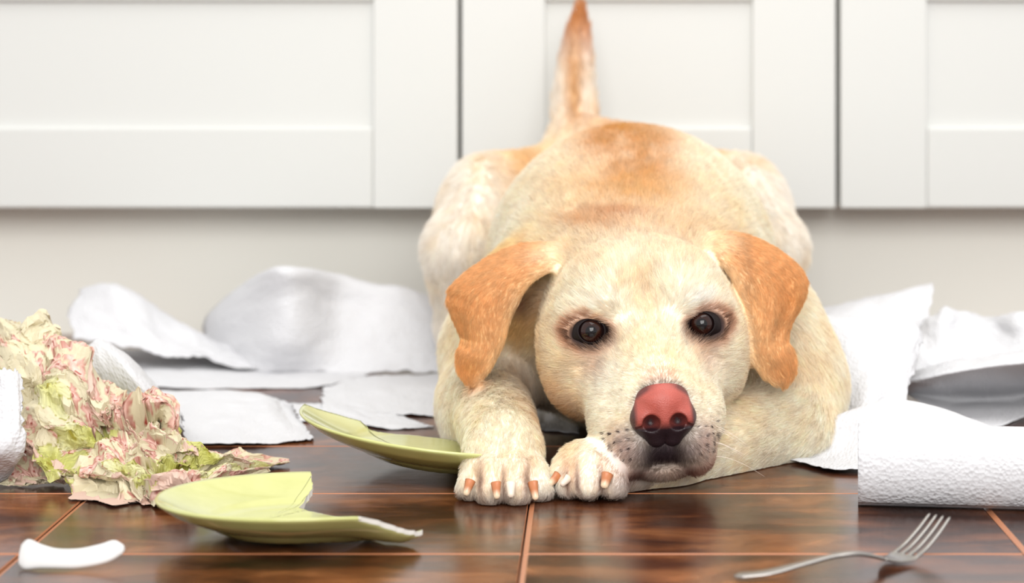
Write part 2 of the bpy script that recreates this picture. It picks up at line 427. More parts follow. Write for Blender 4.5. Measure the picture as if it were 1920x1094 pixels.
# head (in its own frame: origin between the eyes, x right, y back, z up; mirrored)
n0 = len(body)
U(Cone(P(1192, 560, 1.82), (.040, 1.93, .125), .080, .112, .03, col=CREAM, flow=back))
hk = dict(frame=HF, col=CREAM, flow='head')
U(Ell((0, .075, .006), (.077, .086, .066), .015, **hk))
U(Ell((.026, .030, .028), (.036, .034, .030), .022, **hk))
U(Cone((.0, .09, -.025), (.0, .14, -.030), .070, .07, .03, **hk))
U(Ell((.050, .045, -.020), (.036, .052, .046), .02, **hk))
U(Ell((.044, .050, -.048), (.034, .046, .031), .02, **hk))
U(Cone((0, -.004, -.010), (0, -.080, -.036), .026, .0190, .016, **hk))
U(Cone((.012, .0, -.032), (.008, -.070, -.052), .034, .0250, .012, **hk))
U(Cone((.030, .010, -.048), (.0195, -.058, -.067), .031, .0230, .010, **hk))
U(Ell((.0190, -.066, -.078), (.0205, .029, .0255), .006, **hk))
U(Ell((0, -.076, -.080), (.015, .018, .015), .006, **hk))
U(Ell((.0265, -.056, -.089), (.0165, .028, .0215), .006, **hk))
U(Ell((.0275, -.032, -.068), (.0265, .036, .031), .008, **hk))
U(Cone((.0, .03, -.080), (.0, -.050, -.098), .026, .0140, .003, **hk))
U(Ell((0, -.056, -.1005), (.025, .030, .0115), .003, **hk))
U(Cone((.027, .000, .0235), (.055, .012, .0150), .0085, .0085, .016, **hk))       # brow over the eye
U(Cone((.030, -.014, -.014), (.052, -.001, -.0145), .0055, .0055, .010, **hk))    # below the eye
EYE = v3(.0452, .0018, .0002); ER = .0128
U(Ell(EYE+v3(-.001, -.0115, 0), (.0140, .0070, .0095), .004, 's', frame=HF))
U(Cone((0, .02, .064), (0, -.01, .034), .003, .003, .020, 's', frame=HF))        # shallow furrow of the forehead
U(Cone((0, -.106, -.074), (0, -.096, -.088), .0014, .0022, .004, 's', frame=HF))
U(Cone((0, -.099, -.0905), (.017, -.094, -.106), .0016, .0030, .004, 's', frame=HF))   # split of the lip
n1 = len(body)
# ears
def spline(pts, n):
    pts = np.asarray(pts, float); t = np.linspace(0, len(pts)-1, n); i = np.clip(t.astype(int), 0, len(pts)-2); f = (t-i)[:, None]
    q = np.vstack([2*pts[0]-pts[1], pts, 2*pts[-1]-pts[-2]]); p0, p1, p2, p3 = q[i], q[i+1], q[i+2], q[i+3]
    return .5*((2*p1)+(-p0+p2)*f+(2*p0-5*p1+4*p2-p3)*f*f+(-p0+3*p1-3*p2+p3)*f**3)
def ear(A, B, bulge, curl):
    A = spline([P(*a) for a in A], 20); B = spline([P(*b) for b in B], 20); g = np.zeros((20, 8, 3))
    for j in range(8):
        v = j/7; g[:, j] = A*(1-v)+B*v
        u = np.linspace(0, 1, 20); g[:, j, 1] -= bulge*math.sin(math.pi*v)*np.sin(np.pi*np.clip(u*1.1, 0, 1)); g[:, j, 1] += curl*(1-v)**3*np.sin(np.pi*u)
    return g
earL = ear([(1085, 478, 1.80), (1052, 466, 1.79), (990, 463, 1.79), (925, 486, 1.785), (872, 522, 1.775), (842, 556, 1.765), (853, 600, 1.755), (869, 637, 1.75), (861, 665, 1.745), (862, 692, 1.745), (874, 712, 1.745)],
           [(1085, 500, 1.785), (1050, 500, 1.765), (1018, 510, 1.750), (986, 534, 1.745), (966, 566, 1.742), (950, 600, 1.742), (940, 637, 1.74), (927, 666, 1.738), (913, 691, 1.738), (896, 711, 1.74)], .010, .012)
earR = ear([(1296, 455, 1.80), (1332, 443, 1.79), (1378, 443, 1.79), (1430, 460, 1.785), (1478, 490, 1.775), (1508, 524, 1.765), (1508, 560, 1.755), (1484, 603, 1.745), (1474, 640, 1.74), (1486, 668, 1.738), (1487, 696, 1.736), (1474, 717, 1.736)],
           [(1300, 480, 1.785), (1336, 474, 1.765), (1362, 494, 1.748), (1384, 525, 1.742), (1393, 558, 1.740), (1397, 590, 1.738), (1401, 625, 1.736), (1408, 655, 1.735), (1420, 683, 1.734), (1436, 705, 1.734), (1455, 718, 1.735)], .008, .014)
# crease running down the right ear
for i in range(6, 16):
    for j in (2, 3): earR[i, j, 1] += .008*math.sin(math.pi*(i-6)/9)
nE = len(body)
EARC = lin(233, 189, 138); U(Sheet(earL, .0030, .012, col=EARC)); U(Sheet(earR, .0030, .012, col=EARC))
flat = body; body = body[:n0]+[Group(flat[n0:n1], .006)]+flat[nE:]

V, Fq = surface(body, .0022)
V[:, 2] = np.maximum(V[:, 2], .0006)

# coat colour and lie of the hair, from the anatomy, with some shade painted in
def coat(p):
    W = np.zeros(len(p)); Cc = np.zeros((len(p), 3)); Fl = np.zeros((len(p), 3))
    nose = HN.wor(v3(0, -.15, -.045))
    for pr in flat:
        if pr.op != 'u': continue
        lo, hi = wbounds(pr, .045); m = ((p > lo) & (p < hi)).all(1)
        if not m.any(): continue
        q = p[m]; d = pr.d(q); ww = np.exp(-np.clip(d, -.004, 1)/.0045)
        W[m] += ww
        if not isinstance(pr, Sheet): Cc[m] += ww[:, None]*pr.col
        if isinstance(pr, Sheet):
            fl = np.zeros_like(q); gu, gv = np.meshgrid(np.linspace(0, 1, 20), np.linspace(0, 1, 8), indexing='ij'); hem = np.clip((gv-.72)/.28, 0, 1)**1.5*.75; hem = np.maximum(hem, np.clip((.16-gu)/.16, 0, 1)).ravel(); ex = np.zeros(len(q))
            for s0 in range(0, len(q), 4000):
                dd = ((q[s0:s0+4000, None]-pr.fp[None])**2).sum(-1); am_ = dd.argmin(1); fl[s0:s0+4000] = pr.fv[am_]; ex[s0:s0+4000] = hem[am_]
            Cc[m] += ww[:, None]*(pr.col*(1-ex[:, None])+lin(244, 214, 170)*ex[:, None])
        elif isinstance(pr.flow, str):
            fl = q-nose; fl /= np.linalg.norm(fl, axis=1, keepdims=True)
        else: fl = np.tile(pr.flow/np.linalg.norm(pr.flow), (len(q), 1))
        Fl[m] += ww[:, None]*fl
    W = np.maximum(W, 1e-9)[:, None]; Cc = Cc/W; Fl = Fl/(np.linalg.norm(Fl, axis=1, keepdims=True)+1e-9)
    def blob(c, r, col, amt, pw=2.0, frame=None, mod=0):
        nonlocal Cc
        q = (frame.loc(p) if frame is not None else p)-np.asarray(c); e = np.exp(-(((q/np.asarray(r))**2).sum(1))**(pw/2))*amt
        if mod: e = e*np.clip(1+mod*(nn-.5)*2, 0, 1.3); e = np.minimum(e, 1)
        Cc = Cc*(1-e[:, None])+np.asarray(col)*e[:, None]
    n1_, n2_ = vnoise(p*np.array([1, .45, 1]), 40, 1), vnoise(p*np.array([1, .4, .8]), 150, 2)
    nn = (n1_*.6+n2_*.4)
    # saddle
    D_ = .12
    for (x, y, rx, ry, c_, am, md) in ((1160, 250, 110, 40, ORANGE, .85, .8), (1195, 262, 60, 26, lin(216, 166, 92), .5, .6), (1180, 315, 85, 50, ORANGE, .75, 1.2), (1160, 352, 130, 34, TAN, .75, 1.2),
            (1190, 402, 130, 26, TAN, .7, 1.0), (1120, 396, 60, 12, lin(218, 160, 84), .7, .3), (1150, 381, 50, 8, lin(206, 142, 70), .8, .2), (1300, 425, 60, 22, TAN, .5, .8), (1085, 440, 60, 22, TAN, .45, .8)):
        s_ = 1.95/F; blob(P(x, y, 1.95), (rx*s_, .45, ry*s_), c_, am, 2.4, mod=md)
    for s in (-1, 1): blob((.028+s*.095, 2.22, .225), (.030, .08, .045), TAN, .7)
    # tail
    blob(P(1084, 30, 2.41), (.05, .06, .046), lin(206, 134, 54), .92)
    blob(P(1076, 175, 2.36), (.010, .05, .085), lin(216, 168, 96), .8)
    # face
    H_ = lambda *a: v3(*a)
    blob(H_(0, .0, .025), (.013, .05, .045), lin(244, 214, 172), .4, frame=HF)
    blob(H_(0, -.05, -.02), (.014, .03, .014), lin(238, 205, 162), .7, frame=HF)
    blob(H_(.043, -.006, .0215), (.017, .02, .0080), lin(255, 254, 250), .95, frame=HF)     # pale eyebrow
    blob(H_(.0, .05, .07), (.06, .05, .03), WHITE, .5, frame=HF)
    blob(H_(.085, .05, -.03), (.022, .05, .06), lin(242, 210, 156), .50, frame=HF)
    blob(H_(.033, -.03, -.035), (.016, .03, .022), WHITE, .7, frame=HF)
    blob(H_(-.075, .02, -.07), (.03, .04, .03), lin(232, 180, 105), .6, frame=HN)  # shading of the left lower cheek, painted into the coat
    blob(H_(.0, -.10, -.050), (.0215, .030, .022), lin(60, 34, 38), 1, 8, frame=HF); blob(H_(.0, -.094, -.024), (.016, .010, .005), lin(225, 165, 140), .5, frame=HF)
    # eye surroundings
    blob(EYE+v3(.0022, -.002, -.0012), (.0228, .06, .0168), lin(200, 128, 78), .85, 8, frame=HF)
    blob(EYE+v3(.0014, -.002, -.0014), (.0188, .06, .0138), lin(40, 20, 20), 1.0, 18, frame=HF)
    blob(EYE+v3(-.0165, -.015, -.006), (.0045, .02, .007), lin(104, 70, 52), .6, 2, frame=HF)
    blob(EYE+v3(-.004, -.015, -.024), (.013, .02, .012), lin(200, 170, 150), .6, 2, frame=HF)
    # muzzle, lips
    blob(H_(.0, -.095, -.084), (.031, .04, .0175), lin(46, 30, 38), 1.0, 4, frame=HF)
    blob(H_(.020, -.08, -.104), (.018, .03, .0085), lin(84, 36, 32), .95, 2, frame=HF)
    blob(H_(.0, -.085, -.1030), (.020, .03, .006), lin(150, 120, 108), .7, 2, frame=HF); blob(H_(.034, -.06, -.100), (.014, .03, .014), lin(176, 110, 88), .7, 2, frame=HF)  # chin shade painted into the coat; reddish lip corners beside it
    blob(H_(.031, -.09, -.078), (.012, .03, .014), lin(214, 190, 184), .75, 2, frame=HF)
    blob(H_(.0, -.10, -.066), (.026, .03, .010), lin(60, 38, 44), .7, 3, frame=HF)
    for ix, iz in ((.028, -.070), (.034, -.074), (.040, -.079), (.027, -.078), (.033, -.082), (.038, -.086), (.026, -.085), (.031, -.090)):
        blob(H_(ix, -.074, iz), (.0016, .018, .0016), lin(80, 58, 58), .9, 2, frame=HF)
    blob(P(985, 556, 1.80), (.018, .05, .014), lin(150, 105, 100), .8); blob(P(1388, 520, 1.80), (.006, .05, .03), lin(150, 100, 85), .6)  # under-ear hollows: dark hair, deepened with painted shade
    blob(P(970, 735, 1.86), (.020, .08, .034), lin(150, 108, 92), .8)  # shade between left foreleg and cheek, painted as brownish hair
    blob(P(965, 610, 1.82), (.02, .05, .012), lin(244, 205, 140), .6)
    # pale and pink toes, with the shade of the gaps painted between them
    for q in ((903, 885), (946, 890), (988, 885), (1064, 884), (1083, 884), (1128, 884)):
        blob(P(q[0], q[1], 1.60), (.0070, .03, .013), lin(242, 212, 186), .4); blob(P(q[0], q[1]+16, 1.60), (.0018, .03, .0095), lin(120, 70, 50), .9)
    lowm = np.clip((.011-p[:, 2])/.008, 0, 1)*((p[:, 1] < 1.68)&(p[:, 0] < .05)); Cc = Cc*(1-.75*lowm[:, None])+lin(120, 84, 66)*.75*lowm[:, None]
    # ears: darker towards fold and tip, pale hem
    blob(P(1040, 478, 1.77), (.018, .04, .014), CREAM, .8); blob(P(1336, 455, 1.78), (.016, .04, .014), CREAM, .8)
    for e_, tip in ((earL, P(880, 700, 1.74)), (earR, P(1480, 690, 1.735))):
        blob(tip, (.016, .03, .014), lin(220, 164, 100), .6)
    blob(P(860, 590, 1.76), (.020, .03, .035), lin(222, 168, 106), .7, mod=1); blob(P(1480, 560, 1.76), (.022, .03, .030), lin(222, 168, 106), .7, mod=1)
    am = np.clip((.60-nn)*1.5, 0, 1)[:, None]; Cc = Cc*(1-am*np.array([.01, .115, .27]))
    return np.clip(Cc, 0, 1), Fl
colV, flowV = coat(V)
dog = empty('dog', 'cream and tan labrador dog lying on the brown plank floor, chin on its front paw', 'dog', loc=(0, 0, 0))
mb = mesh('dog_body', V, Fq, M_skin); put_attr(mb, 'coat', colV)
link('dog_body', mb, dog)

# nose leather
def nshape():
    L = []
    L.append(Ell((0, -.0880, -.0445), (.0212, .0195, .0172), .006, frame=HF))
    L.append(Ell((.0142, -.0910, -.0570), (.0115, .0150, .0115), .006, frame=HF))
    L.append(Ell((0, -.0950, -.0560), (.0090, .0125, .0140), .006, frame=HF))
    L.append(Cone((.008, -.090, -.064), (.006, -.090, -.0710), .0115, .0090, .006, frame=HF))
    L.append(Ell((.0105, -.1060, -.0590), (.0068, .0120, .0066), .0022, 's', frame=HF))
    L.append(Cone((.0120, -.1075, -.0610), (.0215, -.099, -.0635), .0030, .0014, .0016, 's', frame=HF))
    L.append(Cone((0, -.1095, -.0600), (0, -.1020, -.0740), .0007, .0009, .0018, 's', frame=HF))
    return L
NL = nshape(); nv, nf = surface(NL, .0007); q = HF.loc(nv)
pink = lin(180, 86, 74); dk = lin(36, 20, 26)
t = np.clip((-.0560-q[:, 2])/.0080, 0, 1)**1.0
t = np.maximum(t, np.clip((q[:, 0]-.0195)/.0035, 0, 1)*.9)
t = np.maximum(t, np.clip((-.0395-.6*(q[:, 0]/.02)**2*.01-0 - 0) *0, 0, 1))
rim = np.clip((q[:, 2]+.0330+.010*(q[:, 0]/.02)**2)/.003, 0, 1)*np.clip(q[:, 0]/.012, 0, 1)**2; t = np.maximum(t, rim*.75)
ns = np.exp(-((q[:, 0]-.0108)/.0072)**2-((q[:, 2]+.0600)/.0066)**2); t = np.maximum(t, ns*1.0)
cn = pink*(1-t[:, None])+dk*t[:, None]
cn = cn*(.93+.14*vnoise(nv, 300, 5))[:, None]
mn = mesh('nose', nv, nf, M_nose); put_attr(mn, 'coat', cn); o = link('nose', mn, dog); o['label'] = 'pink and black nose'

# eyes
def sphere(c, r, nu=48, nv_=28, R=np.eye(3), sc3=(1, 1, 1)):
    Vv = []; Ff = []
    for i in range(nv_+1):
        th = math.pi*i/nv_
        for j in range(nu):
            ph = 2*math.pi*j/nu; Vv.append((math.sin(th)*math.cos(ph)*sc3[0], -math.cos(th)*sc3[1], math.sin(th)*math.sin(ph)*sc3[2]))
    for i in range(nv_):
        for j in range(nu): k = (j+1) % nu; Ff.append((i*nu+j, i*nu+k, (i+1)*nu+k, (i+1)*nu+j))
    Vv = np.array(Vv)*r; return Vv @ R.T + np.asarray(c), np.array(Ff), Vv/r
M_eye = mat_attr('eye_ball', 'coat', .05, .15); M_eye.b.inputs['Specular IOR Level'].default_value = .3; M_eye = M_eye.m
M_lid = simple('lid_skin', lin(22, 11, 12), .6, Specular_IOR_Level=.25).m
for sgn, name in ((-1, 'left'), (1, 'right')):
    c = HN.wor(v3(EYE[0]*sgn-.0006, EYE[1], EYE[2]))
    look = (np.array([0, 0, H])-c); look /= np.linalg.norm(look)
    yv = -look; xv = np.cross(yv, [0, 0, 1]); xv /= np.linalg.norm(xv); zv = np.cross(xv, yv); R = np.stack([xv, yv, zv], 1)
    vv, ff, un = sphere(c, ER, 64, 40, R)
    ca = -un[:, 1]; ang = np.degrees(np.arccos(np.clip(ca, -1, 1)))
    bul = np.clip((44-ang)/44, 0, 1); vv = vv+(vv-c)*(.055*bul**.7)[:, None]
    fib = .85+.3*np.sin(np.arctan2(un[:, 2], un[:, 0])*23+np.sin(ang))*.5
    iris = lin(46, 21, 15); col = np.where((ang < 19)[:, None], lin(12, 8, 10), iris*fib[:, None])
    tt = np.clip((ang-36)/6, 0, 1)[:, None]; col = col*(1-tt)+lin(26, 14, 14)*tt
    tt = np.clip((ang-50)/8, 0, 1)[:, None]; col = col*(1-tt)+lin(70, 44, 42)*tt
    me = mesh('eye', vv, ff, M_eye); put_attr(me, 'coat', np.clip(col, 0, 1)); link('eye', me, dog)
    # eyelids: dark rims closing over the ball
    LF = Frame(R, c)
    L = [Ell((0, 0.001, 0), (ER+.0030, ER+.0024, ER+.0008), .002, frame=LF)]
    L.append(Cone((-.0115, -.0015, -.0042), (.0115, -.0015, -.0042), .0034, .0034, .004, frame=LF))
    L.append(Ell((sgn*-.0003, -.0150, .0004), (.0110, .0165, .0096), .0012, 's', frame=LF))
    L.append(Cone((-sgn*.003, -.018, -.0015), (-sgn*.0112, -.013, -.0058), .0066, .0016, .0012, 's', frame=LF))
    L.append(Ell((0, .012, 0), (.03, .0125, .03), .001, 's', frame=LF))
    L.append(Ell((0, 0, 0), (ER*1.0,)*3, .0005, 's', frame=LF))
    lv, lf = surface(L, .0006)
    link('eyelid', mesh('eyelid', lv, lf, M_lid), dog)

# claws
def claw(base, tip, r, pale):
    base, tip = np.asarray(base), np.asarray(tip); ax = tip-base; L = np.linalg.norm(ax); ax = ax/L
    up = v3(0, -1, 0)-ax*(-ax[1]); up /= np.linalg.norm(up); sd = np.cross(ax, up); Vv = []; Ff = []; col = []
    N, K = 10, 12
    for i in range(N+1):
        s = i/N; c = base+ax*L*s+up*math.sin(s*math.pi)*.0012; rr = r*1.22*(1-.45*s)*(1 if i < N else .55)
        for k in range(K):
            a = 2*math.pi*k/K; Vv.append(c+sd*math.cos(a)*rr+up*math.sin(a)*rr*.75)
            e = min(1, max(0, (s-.55)/.35)); cc = lin(186, 116, 74)*(1-e)+lin(240, 214, 182)*e
            if pale: cc = lin(232, 214, 196)
            col.append(cc*(.85+.15*math.sin(a)))
    for i in range(N):
        for k in range(K): j = (k+1) % K; Ff.append((i*K+k, i*K+j, (i+1)*K+j, (i+1)*K+k))
    Ff.append(tuple(range(N*K, N*K+K))); Ff.append(tuple(range(K))[::-1])
    m = mesh('claw', Vv, Ff, M_claw); put_attr(m, 'coat', np.array(col)); return link('claw', m, dog)
M_claw = mat_attr('claw_horn', 'coat', .28).m
for (bx, by, bY, tx, ty, tY, r, pale) in ((882, 902, 1.588, 873, 930, 1.580, .0034, 0), (930, 906, 1.575, 932, 936, 1.567, .0034, 0), (958, 906, 1.575, 958, 934, 1.567, .0034, 1),
        (999, 905, 1.586, 1005, 938, 1.577, .0034, 0), (1046, 892, 1.606, 1029, 910, 1.597, .0034, 0), (1066, 896, 1.596, 1052, 911, 1.588, .0028, 1), (1139, 890, 1.588, 1132, 916, 1.580, .0040, 0)):
    claw(P(bx, by, bY), P(tx, ty, tY), r, pale)

# short coat: every hair is one strand
def fur(n_total, V, Fq):
    tri = np.concatenate([Fq[:, [0, 1, 2]], Fq[:, [0, 2, 3]]]); A, B, Cc = V[tri[:, 0]], V[tri[:, 1]], V[tri[:, 2]]
    cr = np.cross(B-A, Cc-A); ar = np.linalg.norm(cr, axis=1)*.5; nrm = cr/(2*ar[:, None]+1e-15); cen = (A+B+Cc)/3
    dens = np.interp(cen[:, 1], [1.5, 1.78, 1.95, 2.2, 2.5], [3.0, 2.6, 1.0, .55, .4])
    dens = np.where(nrm[:, 2] < -.6, dens*.25, dens)
    hq = HF.loc(cen)
    e1 = (((hq-(EYE+v3(.0006, -.006, -.0004)))/v3(.0180, .024, .0130))**2).sum(1); dens = np.where(e1 < 1, 0, dens)
    nq = ((hq-v3(0, -.097, -.053))/v3(.0225, .020, .0215)); dens = np.where((nq**2).sum(1) < 1, 0, dens)
    pw = ar*dens; pw /= pw.sum(); pick = rng.choice(len(tri), n_total, p=pw)
    r1, r2 = np.sqrt(rng.random(n_total)), rng.random(n_total); w0, w1, w2 = 1-r1, r1*(1-r2), r1*r2
    bl = lambda X: X[tri[pick, 0]]*w0[:, None]+X[tri[pick, 1]]*w1[:, None]+X[tri[pick, 2]]*w2[:, None]
    fn = np.zeros_like(V); fl3 = tri
    for k in range(3): np.add.at(fn, tri[:, k], cr)
    fn /= np.linalg.norm(fn, axis=1, keepdims=True)+1e-15
    p, n, fl, col = bl(V), bl(fn), bl(flowV), bl(colV)
    n /= np.linalg.norm(n, axis=1, keepdims=True)
    q_ = p*np.array([1, .6, .8])
    fl = fl+.30*(np.stack([vnoise(p, 45, 11), vnoise(p, 45, 12), vnoise(p, 45, 13)], 1)-.5)+.55*(np.stack([vnoise(q_, 230, 14), vnoise(q_, 230, 15), vnoise(q_, 230, 16)], 1)-.5)+rng.normal(0, .10, fl.shape)
    tg = fl-(fl*n).sum(1)[:, None]*n; tg /= np.linalg.norm(tg, axis=1, keepdims=True)+1e-9
    hq = HF.loc(p); onface = (np.abs(hq[:, 0]) < .085) & (hq[:, 1] < .06) & (hq[:, 2] > -.12) & (hq[:, 2] < .09)
    ln = np.where(onface, np.clip(.0055+.05*(hq[:, 1]+.08), .0035, .0095), .012); ln = np.where(p[:, 1] > 1.87, .017, ln)
    nearear = np.minimum(np.abs(eval_pts([flat[nE]], p)), np.abs(eval_pts([flat[nE+1]], p))) < .003; ln = np.where(nearear, .0065, ln)
    ln = np.where(onface | nearear, ln, np.minimum(ln, np.interp(p[:, 1], [1.60, 1.64, 1.76], [.0055, .007, .013])))
    ln = ln*(.7+.6*rng.random(n_total)); lift = (.30+.22*rng.random(n_total))[:, None]; lift = np.where((onface | nearear)[:, None], lift*.75, lift)
    lift = np.where((p[:, 1] > 1.87)[:, None], lift*1.1, lift)
    t_ = np.array([0, .33, .68, 1.0]); pts = np.zeros((n_total, 4, 3))
    for k, tt in enumerate(t_):
        s = lift*(tt-.35*tt*tt); pts[:, k] = p+ln[:, None]*(tg*tt*.95+n*s)-n*.0004
    pts[:, :, 2] = np.maximum(pts[:, :, 2], .0009)
    rad = np.where(p[:, 1] > 1.9, .00020, .000125)*(.8+.4*rng.random(n_total))
    R = rad[:, None]*np.array([1, .95, .7, .18])
    c = bpy.data.hair_curves.new('fur'); c.add_curves([4]*n_total)
    c.attributes['position'].data.foreach_set('vector', pts.astype(np.float32).ravel())
    (c.attributes.get('radius') or c.attributes.new('radius', 'FLOAT', 'POINT')).data.foreach_set('value', R.astype(np.float32).ravel())
    fr_ = np.random.default_rng(12); hq0 = HN.loc(p); onhead = np.abs(body[n0].d(p)) < .0012
    for s in (-1, 1):
        for row in range(4):
            for k in range(4):
                fx, fz = s*(.0255+.0062*k+fr_.normal(0, .0008)), -.066-.0065*row-.0012*k+fr_.normal(0, .0008)
                m_ = ((hq0[:, 0]-fx)**2+(hq0[:, 2]-fz)**2 < .0010**2) & (hq0[:, 1] < -.045) & onhead; col[m_] = lin(70, 50, 50)
    v = (1+rng.normal(0, .09, n_total)+.22*(vnoise(q_, 260, 19)-.5))[:, None]; v2 = 1-np.abs(rng.normal(0, .05, n_total))[:, None]*np.array([0, .6, 1.3])
    cc = np.clip(col*v*v2, 0, 1)
    a = c.attributes.new('coat', 'FLOAT_COLOR', 'CURVE'); a.data.foreach_set('color', np.concatenate([cc, np.ones((n_total, 1))], 1).astype(np.float32).ravel())
    c.materials.append(M_fur); o = link('fur', c, dog); o['kind'] = 'stuff'; return o
fur(600000, V, Fq)
def whiskers():
    r = np.random.default_rng(3); P_ = []
    for s in (-1, 1):
        for i in range(9):
            a = HN.wor(v3(s*(.030+.010*r.random()), -.070+.012*r.random(), -.068-.026*r.random())); dr = HR @ v3(s*1.0, -.35+.3*r.random(), -.45+.5*r.random()); dr /= np.linalg.norm(dr)
            L = .020+.022*r.random()
            for t in (-.15, .3, .65, 1.0): P_.append(a+dr*L*t+v3(0, 0, -.30*L*t*t))
    n = len(P_)//4; P_ = np.array(P_); P_[:, 2] = np.maximum(P_[:, 2], .001)
    c = bpy.data.hair_curves.new('whiskers'); c.add_curves([4]*n); c.attributes['position'].data.foreach_set('vector', P_.astype(np.float32).ravel())
    (c.attributes.get('radius') or c.attributes.new('radius', 'FLOAT', 'POINT')).data.foreach_set('value', np.tile([.00018, .00015, .0001, .00003], n).astype(np.float32))
    c.materials.append(M_whisk); o = link('whiskers', c, dog); o['kind'] = 'stuff'
whiskers()

# ------------------------------------------------------------------ paper, crockery, cutlery
def cr_grid(Gd, nu, nv):                               # smooth surface through a net of points
    a = np.stack([spline(Gd[:, j], nu) for j in range(Gd.shape[1])], 1)
    return np.stack([spline(a[i], nv) for i in range(nu)], 0)
def gnormal(g):
    n = np.cross(np.gradient(g, axis=0), np.gradient(g, axis=1)); return n/(np.linalg.norm(n, axis=-1, keepdims=True)+1e-12)
def fbm2(uv, f, seed, octv=4):
    p = np.concatenate([uv, np.zeros((len(uv), 1))], 1); o = 0; a = 1; t = 0
    for k in range(octv): o = o+a*vnoise(p, f*2**k, seed+k); t += a; a *= .5
    return o/t-.5
def gridmesh(name, g, mats, smooth=True, thick=.0004):
    nu, nv = g.shape[:2]; idx = np.arange(nu*nv).reshape(nu, nv)
    q = np.stack([idx[:-1, :-1], idx[1:, :-1], idx[1:, 1:], idx[:-1, 1:]], -1).reshape(-1, 4)
    m = mesh(name, g.reshape(-1, 3), q, mats, smooth)
    du = np.linalg.norm(np.diff(g, axis=0), axis=-1).mean(1); dv = np.linalg.norm(np.diff(g, axis=1), axis=-1).mean(0)
    u = np.concatenate([[0], np.cumsum(du)]); v = np.concatenate([[0], np.cumsum(dv)]); UV = np.stack(np.meshgrid(u, v, indexing='ij'), -1).reshape(-1, 2)
    l = m.uv_layers.new(name='UVMap'); vi = np.zeros(len(m.loops), dtype=np.int32); m.loops.foreach_get('vertex_index', vi)
    l.data.foreach_set('uv', UV[vi].astype(np.float32).ravel()); return m, UV
def towel(label, ctrl, nu=46, nv=70, wr=.003, seed=1, crisp=.0, group=None, name='paper_towel', zmin=.0012, cat='paper towel', ret=False):
    Gd = np.array([[np.array(G(*c[:2], .0016)) if len(c) == 2 else P(*c) for c in row] for row in ctrl])
    g = cr_grid(Gd, nu, nv); uv = np.stack(np.meshgrid(np.linspace(0, .25, nu), np.linspace(0, .3, nv), indexing='ij'), -1).reshape(-1, 2)
    n = gnormal(g); d = fbm2(uv, 22, seed, 3).reshape(nu, nv)*2*wr
    rdg = (np.abs(fbm2(uv, 12, seed+40, 2))).reshape(nu, nv)*4*crisp
    g = g+n*(d-rdg)[..., None]
    e = fbm2(uv, 80, seed+9, 3).reshape(nu, nv)*.010   # torn, uneven edges
    eu = np.zeros((nu, nv)); eu[:2] = 1; eu[-2:] = 1; ev = np.zeros((nu, nv)); ev[:, :2] = 1; ev[:, -2:] = 1
    tu = np.gradient(g, axis=0); tu /= np.linalg.norm(tu, axis=-1, keepdims=True)+1e-9; tv = np.gradient(g, axis=1); tv /= np.linalg.norm(tv, axis=-1, keepdims=True)+1e-9
    g = g+tu*(e*eu)[..., None]+tv*(e*ev)[..., None]
    g[..., 2] = np.maximum(g[..., 2], zmin+.0006*fbm2(uv, 60, seed, 2).reshape(nu, nv)); g[..., 1] = np.minimum(g[..., 1], 2.565)
    m, _ = gridmesh(name, g, M_towel); o = link(name, m)
    s = o.modifiers.new('thickness', 'SOLIDIFY'); s.thickness = .0005; s.offset = 1
    setp(o, label, cat, group); return (o, g) if ret else o

GP = 'torn paper towel pieces strewn over the floor'
# the roll lying at the right
ang = math.radians(-7.2); A0 = G(1609, 962, 0) ; rr_ = .0305
RA = rotz(ang); axis = RA @ v3(1, 0, 0); LR = .27
roll = empty('paper_roll', 'nearly used-up roll of white embossed paper towel lying at the right edge', 'paper roll')
def roll_mesh(name, ro, ri, L0, L1, mat, wob, flap=0):
    nl, na = 90, 96; Vv = []; UV = []
    for i in range(nl+1):
        s = i/nl; x = L0+(L1-L0)*s
        for k in range(na+1):
            a = 2*math.pi*k/na - 2.2; r = ro+wob*(math.sin(a*2+1)*.5+math.sin(a*3+x*9)*.3) + flap*(k/na)
            Vv.append(A0+axis*x+v3(0, 0, rr_)+(RA @ v3(0, math.cos(a)*r, math.sin(a)*r))+(RA @ v3(0, rr_, 0))); UV.append((x, a*ro))
    Vv = np.array(Vv); Vv[:, 2] = np.maximum(Vv[:, 2], .0008)
    g = Vv.reshape(nl+1, na+1, 3); m, _ = gridmesh(name, g, mat); o = link(name, m, roll)
    sd = o.modifiers.new('wall', 'SOLIDIFY'); sd.thickness = ro-ri; sd.offset = 1; return o
ro = roll_mesh('paper_layers', rr_, .022, 0, LR, M_towel, .0007, .0012)
co_ = roll_mesh('cardboard_core', .0215, .0205, .001, LR-.001, simple('cardboard', lin(176, 152, 122), .9).m, 0); co_['label'] = 'brown cardboard tube'

